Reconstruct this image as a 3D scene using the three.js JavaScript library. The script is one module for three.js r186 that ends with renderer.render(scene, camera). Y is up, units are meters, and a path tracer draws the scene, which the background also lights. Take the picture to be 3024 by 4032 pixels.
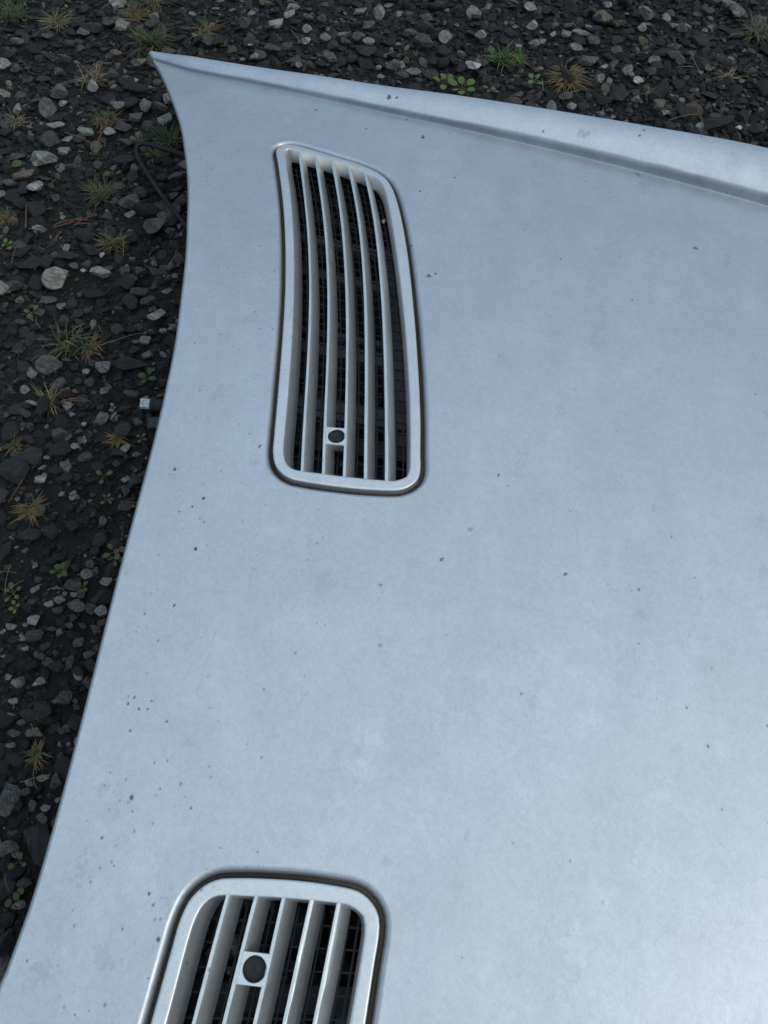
import * as THREE from 'three';
import { mergeGeometries, mergeVertices, toCreasedNormals } from 'three/addons/utils/BufferGeometryUtils.js';
import { RoundedBoxGeometry } from 'three/addons/geometries/RoundedBoxGeometry.js';

// ------------------------------------------------------------------ camera, sky, sun, exposure
const scene = new THREE.Scene();
const CAM_Y = 0.535, TILT = 0.49721, F = 3028;            // height, angle of the lens axis from straight down, focal length in photo pixels
const camera = new THREE.PerspectiveCamera(2 * Math.atan(2016 / F) * 180 / Math.PI, 0.75, 0.01, 500);
camera.position.set(0, CAM_Y, 0);
camera.rotation.set(-(Math.PI / 2 - TILT), 0, 0);
scene.add(camera);
const renderer = new THREE.WebGLRenderer({ antialias: true });
renderer.toneMapping = THREE.LinearToneMapping;
renderer.toneMappingExposure = 1.12;
renderer.shadowMap.enabled = true;

const SUN = new THREE.Vector3(1.0, 1.0, 0.55).normalize();
{ // overcast sky: darker towards the horizon, whiter cloud round the veiled sun
  const w = 512, h = 256, d = new Float32Array(w * h * 4), v = new THREE.Vector3();
  for (let j = 0; j < h; j++) for (let i = 0; i < w; i++) {
    const el = (j + .5) / h * Math.PI - Math.PI / 2, az = (i + .5) / w * 2 * Math.PI - Math.PI;
    v.set(Math.cos(el) * Math.cos(az), Math.sin(el), Math.cos(el) * Math.sin(az));
    const s = Math.max(v.y, 0), k = v.dot(SUN);
    const g = 0.46 * Math.exp(-(1 - k) / 0.36) + 0.19 * s * s * s, b = 0.66 * (0.43 + 0.57 * s);
    const o = (j * w + i) * 4;
    d[o] = b * 0.56 + g; d[o + 1] = b * 0.84 + g * 0.94; d[o + 2] = b * 1.2 + g * 0.68; d[o + 3] = 1;
  }
  const sky = new THREE.DataTexture(d, w, h, THREE.RGBAFormat, THREE.FloatType);
  sky.mapping = THREE.EquirectangularReflectionMapping; sky.magFilter = sky.minFilter = THREE.LinearFilter; sky.needsUpdate = true;
  scene.background = sky; scene.environment = sky;
}
const sun = new THREE.DirectionalLight(new THREE.Color(1, 0.96, 0.9), 0.5);
sun.position.copy(SUN).multiplyScalar(6); sun.castShadow = true; sun.shadow.radius = 40;
sun.shadow.mapSize.set(2048, 2048);
Object.assign(sun.shadow.camera, { left: -2, right: 2, top: 2, bottom: -2, near: 1, far: 12 });
scene.add(sun, sun.target);

// ------------------------------------------------------------------ helpers
let seed = 7;
const rnd = () => { seed = (seed * 1664525 + 1013904223) >>> 0; return seed / 4294967296; };
const rr = (a, b) => a + (b - a) * rnd();
const clamp = (x, a, b) => Math.min(b, Math.max(a, x));
const sm = (a, b, x) => { const t = clamp((x - a) / (b - a), 0, 1); return t * t * (3 - 2 * t); };
const poly = (c, x) => c.reduce((a, b) => a * x + b, 0);
const hash = (x, y) => { let n = (x * 374761393 + y * 668265263) | 0; n = Math.imul(n ^ (n >>> 13), 1274126177); return ((n ^ (n >>> 16)) >>> 0) / 4294967296; };
function noise(x, y, per = 0) {
  const xi = Math.floor(x), yi = Math.floor(y), fx = x - xi, fy = y - yi, m = per ? (a) => ((a % per) + per) % per : (a) => a;
  const u = fx * fx * (3 - 2 * fx), v = fy * fy * (3 - 2 * fy);
  const a = hash(m(xi), m(yi)), b = hash(m(xi + 1), m(yi)), c = hash(m(xi), m(yi + 1)), e = hash(m(xi + 1), m(yi + 1));
  return a + (b - a) * u + (c - a) * v + (a - b - c + e) * u * v;
}
const fbm = (x, y, o = 4, per = 0) => { let s = 0, a = .5, t = 0; for (let i = 0; i < o; i++) { s += a * noise(x, y, per); t += a; a *= .5; x *= 2; y *= 2; per *= 2; } return s / t; };
const used = {};
function numbered(n) { const k = used[n] = (used[n] ?? -1) + 1; return k ? `${n}_${String(k).padStart(3, '0')}` : n; }
function put(o, name, label, category, group, kind) {
  o.name = numbered(name); o.userData = { label, category };
  if (group) o.userData.group = group;
  if (kind) o.userData.kind = kind;
  scene.add(o); return o;
}
function part(parent, name, geo, mat, label) {
  const m = new THREE.Mesh(geo, mat); m.name = name; if (label) m.userData.label = label; parent.add(m); return m;
}
function tex(w, h, fn, srgb = true, rx = 1, ry = 1) {
  const d = new Uint8Array(w * h * 4);
  for (let j = 0; j < h; j++) for (let i = 0; i < w; i++) {
    const c = fn(i, j), o = (j * w + i) * 4;
    for (let k = 0; k < 3; k++) d[o + k] = clamp(Math.round((c.length ? c[k] : c) * 255), 0, 255);
    d[o + 3] = 255;
  }
  const t = new THREE.DataTexture(d, w, h); t.wrapS = t.wrapT = THREE.RepeatWrapping; t.magFilter = THREE.LinearFilter; t.minFilter = THREE.LinearMipmapLinearFilter;
  t.generateMipmaps = true; if (srgb) t.colorSpace = THREE.SRGBColorSpace; t.repeat.set(rx, ry); t.needsUpdate = true; return t;
}
const lin = (r, g, b) => new THREE.Color().setRGB(r, g, b);
// a photo pixel (3024 x 4032) to the point at height y along its ray
function ground(px, py, y = 0.006) {
  const a = (px - 1512) / F, b = (py - 2016) / F, s = Math.sin(TILT), c = Math.cos(TILT);
  const dx = a, dy = -c - b * s, dz = -s + b * c, k = (y - CAM_Y) / dy;
  return { x: dx * k, z: dz * k, depth: k, y };                     // depth: metres along the lens axis
}

// ------------------------------------------------------------------ bonnet surface: u runs from windscreen edge to nose, v across the car
const PSI = 0.0980914, CU = Math.cos(PSI), SU = Math.sin(PSI), CX = -0.036, CZ = -0.12808, CROWN = 0.135;
function curve1(pts) { // smooth y(x) through points, straight beyond the ends
  const n = pts.length, m = [];
  for (let i = 0; i < n; i++) { const a = pts[Math.max(i - 1, 0)], b = pts[Math.min(i + 1, n - 1)]; m.push((b[1] - a[1]) / (b[0] - a[0])); }
  return (x) => {
    if (x <= pts[0][0]) return pts[0][1] + (x - pts[0][0]) * m[0];
    if (x >= pts[n - 1][0]) return pts[n - 1][1] + (x - pts[n - 1][0]) * m[n - 1];
    let i = 0; while (x > pts[i + 1][0]) i++;
    const h = pts[i + 1][0] - pts[i][0], t = (x - pts[i][0]) / h, t2 = t * t, t3 = t2 * t;
    return (2 * t3 - 3 * t2 + 1) * pts[i][1] + (t3 - 2 * t2 + t) * h * m[i] + (-2 * t3 + 3 * t2) * pts[i + 1][1] + (t3 - t2) * h * m[i + 1];
  };
}
const creaseV = curve1([[-0.2829, 0.6560], [-0.2533, 0.6370], [-0.2202, 0.6160], [-0.1499, 0.588], [-0.0198, 0.5397], [0.0979, 0.5034], [0.208, 0.4708], [0.3175, 0.4387]]);
const edgeV = curve1([[-0.2759, 0.6609], [-0.2606, 0.6527], [-0.2455, 0.6448], [-0.2308, 0.6374], [-0.2086, 0.6275], [-0.1875, 0.6195], [-0.1416, 0.6034], [-0.0977, 0.589], [-0.0192, 0.5647], [0.0546, 0.5469], [0.1334, 0.5284], [0.2168, 0.5098], [0.3158, 0.4884], [0.55, 0.425], [0.85, 0.345]]);
const rearHalf = curve1([[-0.1667, -0.1203], [-0.13, -0.1163], [-0.1029, -0.1153], [-0.0729, -0.1152], [-0.0417, -0.1157], [-0.0068, -0.1167], [0.0313, -0.118], [0.0716, -0.1192], [0.1111, -0.1204], [0.1433, -0.1219], [0.178, -0.1245], [0.2159, -0.1282], [0.2574, -0.1346], [0.3034, -0.1425], [0.349, -0.1525], [0.4004, -0.1651], [0.4512, -0.1807], [0.5051, -0.1998], [0.5625, -0.2252], [0.6308, -0.2582], [0.6609, -0.2759]]);
const rearU = (v) => v >= -0.16 ? rearHalf(v) : rearHalf(-v) + 0.0028;
const noseU = (v) => 0.85 - 0.42 * v * v;
// the rolled side band beyond the crease: its tilt from a steep near flank over to a gentle fall, t = 0 at the crease, 1 at the edge
const ROLL = []; { const T = [0, .055, .10, .3, .6, 1, 1.3], D = [-66, -66, -38, -25, -9, 10, 16]; let s = 0, k = 0; for (let i = 0; i <= 1300; i++) { const t = i / 1000; while (t > T[k + 1]) k++; s -= Math.tan((D[k] + (D[k + 1] - D[k]) * (t - T[k]) / (T[k + 1] - T[k])) * Math.PI / 180) * .001; ROLL.push(s); } }
const rollAt = (t) => { const i = clamp(t * 1000, 0, 1298.9), k = Math.floor(i); return ROLL[k] + (ROLL[k + 1] - ROLL[k]) * (i - k); };
function bonnetY(u, v) {
  const c = creaseV(u), a = Math.min(Math.abs(v), c), w = Math.abs(v) - c;
  let y = CROWN - 0.35 * a * a / 2 - 0.25 * u * u / 2;
  if (w > 0) { const W = Math.max(edgeV(u) - c, .004); y += W * rollAt(w / W); }
  if (u > .5) y -= 0.45 * (u - .5) * (u - .5);
  return y;
}
const bx = (u, v) => CX + u * CU + v * SU, bz = (u, v) => CZ + u * SU - v * CU;
const toUV = (x, z) => { const a = x - CX, b = z - CZ; return [a * CU + b * SU, a * SU - b * CU]; };
const P = (u, v, dy = 0) => [bx(u, v), bonnetY(u, v) + dy, bz(u, v)];
function normalAt(u, v) {
  const w0 = Math.abs(v) - creaseV(u), sv = Math.sign(v) || 1; if (Math.abs(w0) < .00075) v += sv * ((w0 <= 1e-6 ? -.00075 : .00075) - w0); // the crease is sharp
  const e = .0006, yu = (bonnetY(u + e, v) - bonnetY(u - e, v)) / (2 * e), yv = (bonnetY(u, v + e) - bonnetY(u, v - e)) / (2 * e);
  const n = new THREE.Vector3(-yu * CU - yv * SU, 1, -yu * SU + yv * CU); return n.normalize();
}
const texU = (u) => (u + .32) / 1.2, texV = (v) => (v + .72) / 1.44;
// a photo pixel to (u, v) on the bonnet
function onBonnet(px, py) {
  let y = CROWN, q; for (let i = 0; i < 14; i++) { const g = ground(px, py, y); q = toUV(g.x, g.z); y = bonnetY(q[0], q[1]); } return q;
}

// ------------------------------------------------------------------ materials
// dried dirt, water marks, chips and scuffs on the paint, laid where the photograph shows them
const TS = 2048, dirt = new Float32Array(TS * TS), pale = new Float32Array(TS * TS), brown = new Float32Array(TS * TS);
function blot(buf, u, v, r, amt, rough = .6, sx = 1, ang = 0) {
  const ci = texU(u) * TS, cj = texV(v) * TS, R = r / 1.3 * TS, ca = Math.cos(ang), sa = Math.sin(ang), ext = Math.ceil(R * 1.7 * Math.max(1, sx)) + 1, o = rnd() * 999;
  for (let j = -ext; j <= ext; j++) for (let i = -ext; i <= ext; i++) {
    const x = Math.round(ci) + i, y = Math.round(cj) + j; if (x < 0 || y < 0 || x >= TS || y >= TS) continue;
    const dx = x - ci, dy = y - cj, a = (dx * ca + dy * sa) / sx, b = -dx * sa + dy * ca;
    const d = Math.hypot(a, b) / Math.max(R, .7) + (fbm((x + o) * .35, (y + o) * .35, 3) - .5) * 2 * rough;
    if (d < 1) buf[y * TS + x] = Math.max(buf[y * TS + x], amt * Math.min(1, (1 - d) * 2.5));
  }
}
{ const k7 = (x, y) => onBonnet(x * .6028, 2900 + y * .6028), k6 = (x, y) => onBonnet(x * .4219, 2200 + y * .4219), k5 = (x, y) => onBonnet(x * .4822, 1500 + y * .4822), k0 = (x, y) => onBonnet(x * 1.8228, y * 1.8228), k2 = (x, y) => onBonnet(1000 + x * .6028, y * .6028), k3 = (x, y) => onBonnet(2024 + x * .6028, y * .6028);
  const spot = (q, r, a, buf = dirt, rough = .6) => blot(buf, q[0], q[1], r, a, rough, rr(1, 1.5), rr(0, 3));
  for (const [x, y] of [[677, 327], [1041, 348], [712, 482], [860, 492], [660, 667], [1437, 735], [587, 957], [967, 1030], [995, 1106], [794, 1265], [1035, 1328], [170, 1470], [965, 1585], [480, 1825], [650, 865], [738, 852], [1243, 470], [1091, 165], [1005, 178], [715, 240]]) spot(k7(x, y), .0004, .55);
  for (const [x, y, r] of [[855, 405, .0011], [1030, 1330, .0009], [968, 1035, .0010]]) spot(k7(x, y), r, .6, brown);
  for (const [x, y, r] of [[530, 875, .004], [680, 1440, .004], [240, 1540, .0045], [1110, 1105, .003], [665, 360, .003]]) spot(k7(x, y), r, .06, dirt, 1.6);
  for (const [x, y] of [[1342, 521], [1620, 440], [1210, 1610], [1190, 1360], [1250, 1300], [1410, 1335], [1290, 1410], [1370, 1410], [1550, 1525]]) spot(k6(x, y), .0007, .6);
  for (const [x, y, r] of [[1592, 1376, .0009], [1423, 724, .0008], [1655, 965, .0008], [1565, 1032, .0009]]) spot(k5(x, y), r, .8);
  for (const [x, y, r, a] of [[1015, 1145, .0014, .25], [1220, 1242, .0011, .6], [1125, 1500, .0011, .5], [1378, 1275, .0009, .5], [835, 1865, .003, .08], [1535, 1445, .001, .6], [1530, 1615, .001, .7], [1380, 1330, .004, .08], [1245, 2110, .003, .07], [545, 690, .006, .06], [700, 1260, .008, .05], [1365, 648, .001, .5], [1078, 770, .001, .5], [1075, 1028, .0009, .6], [820, 1265, .0009, .5], [1450, 1160, .001, .4], [1210, 560, .0008, .5], [970, 290, .0008, .4], [1658, 1570, .001, .6], [1500, 1250, .0008, .5], [1300, 1950, .0012, .15], [820, 1395, .001, .3]]) spot(k0(x, y), r * .9, a * .7, dirt, .9);
  for (const [x, y, r] of [[925, 597, .0014], [955, 1207, .0012], [940, 592, .0008], [560, 965, .0010]]) spot(k0(x, y), r, .5, brown, 1.2);
  for (const [x, y, r] of [[805, 1590, .005], [785, 1662, .006], [1430, 1705, .006], [1245, 2050, .008], [520, 730, .006], [1130, 1725, .006], [1400, 1860, .007], [300, 1900, .008], [1265, 1560, .005]]) spot(k0(x, y), r, .10, pale, 1.5);
  for (const [x, y, r] of [[405, 719, .0009], [729, 842, .0009], [995, 737, .0014], [1082, 1250, .0008], [1020, 1598, .001], [880, 635, .0022], [930, 640, .0013], [1100, 900, .002], [1312, 1163, .0008]]) spot(k2(x, y), r, .6, dirt, .9);
  for (const [x, y, r, a] of [[840, 1060, .002, .3], [440, 865, .004, .12], [470, 880, .003, .14], [1222, 890, .001, .8], [465, 1188, .0014, .6], [820, 885, .0012, .6], [845, 852, .0012, .6], [1470, 1450, .0012, .5], [1180, 1620, .002, .4], [840, 1215, .006, .07], [1390, 1165, .009, .05], [545, 1020, .001, .5], [190, 865, .001, .5]]) spot(k3(x, y), r, a, dirt, 1);
  // many fine specks, thickest along the windscreen edge
  for (let i = 0; i < 900; i++) { const v = rr(-.6, .62), e = rnd() < .45; const u = rearU(v) + (e ? rr(.01, .12) : rr(.01, .85)); blot(dirt, u, v, rr(.0003, .0008), rr(.08, .38), .6); }
  for (let i = 0; i < 260; i++) { const v = rr(-.6, .6), u = rearU(v) + rr(.01, .8); blot(dirt, u, v, rr(.001, .004), rr(.015, .05), 1.4, rr(1, 3), 1.2); }
  for (let i = 0; i < 120; i++) { const v = rr(-.6, .6), u = rearU(v) + rr(.01, .8); blot(pale, u, v, rr(.002, .006), rr(.02, .07), 1.4); }
  // scuffs and dried runs
  for (let i = 0; i < 26; i++) { const v = rr(-.5, .6), u = rearU(v) + rr(.02, .7), n = rr(10, 50), a = rr(-.5, .5) + 1.57; for (let j = 0; j < n; j++) blot(i % 2 ? dirt : pale, u + Math.cos(a) * j * .0008, v + Math.sin(a) * j * .0008, .0004, .06, .3); }
}
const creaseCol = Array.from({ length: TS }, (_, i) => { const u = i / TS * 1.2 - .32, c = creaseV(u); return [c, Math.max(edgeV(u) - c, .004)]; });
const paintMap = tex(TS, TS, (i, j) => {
  const k = j * TS + i, u = i / TS * 1.2, v = j / TS * 1.44;
  const film = fbm(u * 9, v * 9, 4) * .6 - .3, fine = fbm(u * 420, v * 420, 2) - .5, flake = hash(i, j) - .5, mid = fbm(u * 60 + 9, v * 34, 3) - .5, run = fbm(u * 34 + 3, v * 150, 3) - .5;
  let b = .925 + film * .045 + mid * .05 + fine * .04 + run * .02 + flake * .05;
  const p = pale[k], d = dirt[k], r = brown[k];
  b += p * .22;
  const w = Math.abs(v - .72) - creaseCol[i][0], W = creaseCol[i][1] * (.10 + .05 * (fbm(u * 30, 5.5, 3) - .5)); // dark reflection along the crease painted into the colour, with uneven grime
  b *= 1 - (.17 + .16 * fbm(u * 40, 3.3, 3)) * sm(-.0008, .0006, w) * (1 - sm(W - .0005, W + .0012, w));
  return [b * (1 - d * .85) * (1 - r * .72), b * (1 - d * .84) * (1 - r * .80), b * (1 - d * .82) * (1 - r * .88)];
});
const paintRough = tex(1024, 1024, (i, j) => {
  const u = i / 1024 * 1.2, v = j / 1024 * 1.44, k = j * 2 * TS + i * 2;
  return .80 + (fbm(u * 14 + 5, v * 14, 4) - .5) * .28 + (fbm(u * 120, v * 120, 2) - .5) * .16 + dirt[k] * .2 + brown[k] * .2 + pale[k] * .12;
}, false);
const paintBump = tex(512, 512, (i, j) => fbm(i / 512 * 64, j / 512 * 64, 3, 64), false, 10, 12);
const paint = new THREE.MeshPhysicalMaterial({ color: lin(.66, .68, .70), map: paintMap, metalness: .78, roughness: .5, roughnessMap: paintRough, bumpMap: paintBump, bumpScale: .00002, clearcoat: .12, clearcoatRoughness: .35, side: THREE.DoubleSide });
const grillePaint = new THREE.MeshPhysicalMaterial({ color: lin(.80, .80, .79), map: paintMap, metalness: .75, roughness: .38, side: THREE.DoubleSide });
const grain = tex(256, 256, (i, j) => { const a = fbm(i / 256 * 10, j / 256 * 10, 5, 10), b = hash(i, j); return .86 + (a - .5) * .62 + (b - .5) * .12; });
const grainB = tex(256, 256, (i, j) => fbm(i / 256 * 14 + .3, j / 256 * 14, 5, 14), false);
const grimeMap = tex(256, 256, (i, j) => { const a = fbm(i / 256 * 24, j / 256 * 24, 4, 24); return [.30 + a * .35, .28 + a * .30, .25 + a * .24]; });
const grime = new THREE.MeshStandardMaterial({ color: lin(.28, .275, .265), map: grimeMap, roughness: .95, side: THREE.DoubleSide });
const blackPlastic = new THREE.MeshPhysicalMaterial({ color: lin(.024, .025, .026), roughness: .6, specularIntensity: .5, side: THREE.DoubleSide });
const screenPlastic = new THREE.MeshPhysicalMaterial({ color: lin(.024, .025, .026), roughness: .75, specularIntensity: .5 });
const ductGrey = new THREE.MeshStandardMaterial({ color: lin(.12, .122, .122), map: grain, roughness: .8 });
const underPaint = new THREE.MeshStandardMaterial({ color: lin(.10, .105, .11), roughness: .7, side: THREE.DoubleSide });

// ------------------------------------------------------------------ ground
const groundY = (x, z) => (fbm(x * 9 + 40, z * 9 + 40, 3) - .5) * .012 + (fbm(x * 70, z * 70, 3) - .5) * .005 - .002;
const soilMap = tex(512, 512, (i, j) => { const a = fbm(i / 512 * 20, j / 512 * 20, 5, 20), b = fbm(i / 512 * 90 + 7, j / 512 * 90, 3, 90); const s = .045 + a * .08 + (b - .5) * .11; return [s * .86, s * .76, s * .65]; });
const soil = new THREE.MeshStandardMaterial({ color: lin(1, 1, 1), map: soilMap, roughness: .95, bumpMap: grainB, bumpScale: .002 });
{ const xs = [], nx = 240, nz = 250, pos = [], uv = [], idx = [];
  for (let j = 0; j <= nz; j++) for (let i = 0; i <= nx; i++) { const x = -1.3 + 2.8 * i / nx, z = -2.3 + 3.2 * j / nz; const e = Math.min(i, j, nx - i, nz - j) / 10; pos.push(x, groundY(x, z) * Math.min(1, e) , z); uv.push(x * 5, z * 5); }
  for (let j = 0; j < nz; j++) for (let i = 0; i < nx; i++) { const a = j * (nx + 1) + i, b = a + nx + 1; idx.push(a, b, a + 1, a + 1, b, b + 1); }
  const g = new THREE.BufferGeometry(); g.setAttribute('position', new THREE.Float32BufferAttribute(pos, 3)); g.setAttribute('uv', new THREE.Float32BufferAttribute(uv, 2)); g.setIndex(idx); g.computeVertexNormals();
  const far = new THREE.PlaneGeometry(300, 300, 1, 1); far.rotateX(-Math.PI / 2); far.translate(0, -.03, 0); const fu = far.attributes.uv; for (let i = 0; i < fu.count; i++) fu.setXY(i, fu.getX(i) * 1500, fu.getY(i) * 1500);
  const o = new THREE.Mesh(mergeGeometries([g, far]), soil); o.name = 'ground'; o.userData = { label: 'dark damp earth under the gravel', category: 'ground', kind: 'structure' }; scene.add(o);
}

// ------------------------------------------------------------------ the bonnet
function smoothClosed(pts, n) {
  const c = new THREE.CatmullRomCurve3(pts.map(([u, v]) => new THREE.Vector3(u, v, 0)), true, 'centripetal');
  c.arcLengthDivisions = 1200; return c.getSpacedPoints(n).slice(0, n).map((p) => [p.x, p.y]);
}
const OUT = [[-.1033, .4581], [-.0999, .4458], [-.0955, .4294], [-.0914, .4137], [-.0872, .3969], [-.0833, .3807], [-.0798, .3652], [-.0766, .3502], [-.0737, .3357], [-.0710, .3217], [-.0686, .3082], [-.0655, .2899], [-.0626, .2712], [-.0592, .2465], [-.0571, .2295], [-.0546, .2079], [-.0524, .1874], [-.0503, .1678], [-.0484, .1491], [-.0472, .1374], [-.0466, .1312], [-.0454, .1261], [-.0436, .1210], [-.0402, .1162], [-.0361, .1128], [-.0311, .1106], [-.0261, .1098], [-.0189, .1090], [-.0118, .1085], [-.0047, .1081], [.0023, .1078], [.0094, .1077], [.0163, .1078], [.0233, .1081], [.0302, .1086], [.0357, .1096], [.0403, .1122], [.0442, .1163], [.0460, .1207], [.0464, .1276], [.0456, .1362], [.0447, .1494], [.0437, .1631], [.0418, .1821], [.0396, .2020], [.0377, .2175], [.0357, .2335], [.0335, .2502], [.0300, .2747], [.0277, .2907], [.0247, .3099], [.0216, .3286], [.0183, .3468], [.0145, .3658], [.0104, .3840], [.0058, .4015], [.0013, .4145], [-.0039, .4244], [-.0116, .4333], [-.0201, .4396], [-.0305, .4453], [-.0411, .4504], [-.0516, .4550], [-.0623, .4598], [-.0732, .4646], [-.0841, .4696], [-.0937, .4718], [-.0996, .4703], [-.1032, .4650]];
const LEFT = [.4225, -.3468, -.2998, -.1423, -.0542], RIGHT = [-2.4448, .2956, -.2106, -.1528, .0245];
const SLATS = [[3.2077, -.5539, -.3313, -.1419, -.0423], [2.8859, -.5746, -.3168, -.1397, -.029], [.0747, -.3864, -.2445, -.1392, -.0158], [.3831, -.6116, -.245, -.1324, -.0026], [-1.1631, -.403, -.2045, -.1372, .01]];
const SLAT_END = [[.1166, .4612], [.1160, .4558], [.1152, .4492], [.1148, .4420], [.1148, .4335]];
const INN = []; // opening: down the left side, along the inner end, up the right side, back along the outer end
for (let v = .44; v > .14; v -= .02) INN.push([poly(LEFT, v - .26), v]);
INN.push([-.0404, .1363], [-.0393, .1293], [-.0376, .1242], [-.0348, .1202], [-.0309, .1180], [-.0273, .1175], [-.0136, .1167], [-.0008, .1160], [.0123, .1157], [.0253, .1156], [.0309, .1159], [.035, .1174], [.0383, .1199], [.0396, .1251]);
for (let v = .1355; v < .39; v += .02) INN.push([poly(RIGHT, v - .26), v]);
INN.push([.0004, .3926], [-.0032, .4071], [-.0077, .4187], [-.0138, .4268], [-.0217, .4322], [-.0363, .4404], [-.0516, .4478], [-.0671, .4545], [-.0827, .4610], [-.0890, .4636], [-.0938, .4640], [-.0958, .4612], [-.0946, .4540]);
const NV = 240, OUTC = smoothClosed(OUT, NV), INNC = smoothClosed(INN, NV);
function aligned(a, b) { // start ring a at its point nearest to b[0]
  let k = 0, d = 9; a.forEach((p, i) => { const q = Math.hypot(p[0] - b[0][0], p[1] - b[0][1]); if (q < d) { d = q; k = i; } }); return a.map((_, i) => a[(i + k) % a.length]);
}
// pair the two rings by the angle-free nearest march: resample the opening between four matched corners
function nearest(ring, p) { let k = 0, d = 9; ring.forEach((q, i) => { const e = Math.hypot(p[0] - q[0], p[1] - q[1]); if (e < d) { d = e; k = i; } }); return k; }
const CORN_O = [[-.1032, .467], [-.0445, .123], [.0450, .118], [-.0039, .4244]].map((p) => nearest(OUTC, p)), CORN_I = [[-.0955, .4625], [-.0376, .1242], [.0383, .1199], [-.0090, .4205]].map((p) => nearest(INNC, p));
function between(ring, a, b, n) { const len = ((b - a) % NV + NV) % NV, out = []; for (let i = 0; i < n; i++) { const t = a + len * i / n, k = Math.floor(t), f = t - k, p = ring[k % NV], q = ring[(k + 1) % NV]; out.push([p[0] + (q[0] - p[0]) * f, p[1] + (q[1] - p[1]) * f]); } return out; }
const SEG = [90, 32, 80, 40], RO = [], RI = [];
for (let s = 0; s < 4; s++) { RO.push(...between(OUTC, CORN_O[s], CORN_O[(s + 1) % 4], SEG[s])); RI.push(...between(INNC, CORN_I[s], CORN_I[(s + 1) % 4], SEG[s])); }
function ringNormals(r) { // outward, for rings that run down the left side first
  const n = r.length; return r.map((_, i) => { const a = r[(i - 2 + n) % n], b = r[(i + 2) % n], du = b[0] - a[0], dv = b[1] - a[1], l = Math.hypot(du, dv) || 1; return [dv / l, -du / l]; });
}
const RON = ringNormals(RO), RIN = ringNormals(RI);
const offset = (r, n, d) => r.map((p, i) => [p[0] + n[i][0] * d, p[1] + n[i][1] * d]);

// loft closed rings of [u, v, drop]; s = -1 mirrors across the car
function loft(rings, s, closed = true, caps = false) {
  const pos = [], uv = [], idx = [], n = rings[0].length;
  for (const r of rings) for (const [u, v, dy] of r) { pos.push(...P(u, v * s, dy)); uv.push(texU(u), texV(v * s)); }
  const m = closed ? n : n - 1;
  for (let k = 0; k + 1 < rings.length; k++) for (let i = 0; i < m; i++) {
    const a = k * n + i, b = k * n + (i + 1) % n, c = a + n, d = b + n;
    if (s > 0) idx.push(a, b, c, b, d, c); else idx.push(a, c, b, b, c, d);
  }
  const g = new THREE.BufferGeometry(); g.setAttribute('position', new THREE.Float32BufferAttribute(pos, 3)); g.setAttribute('uv', new THREE.Float32BufferAttribute(uv, 2)); g.setIndex(idx); g.computeVertexNormals(); return g;
}
const ring = (r, n, d, y) => offset(r, n, d).map(([u, v]) => [u, v, y]);

const bonnet = new THREE.Group();
put(bonnet, 'car_bonnet', 'weathered silver car bonnet with two slatted vents lying on dark gravel', 'car bonnet');

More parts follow.
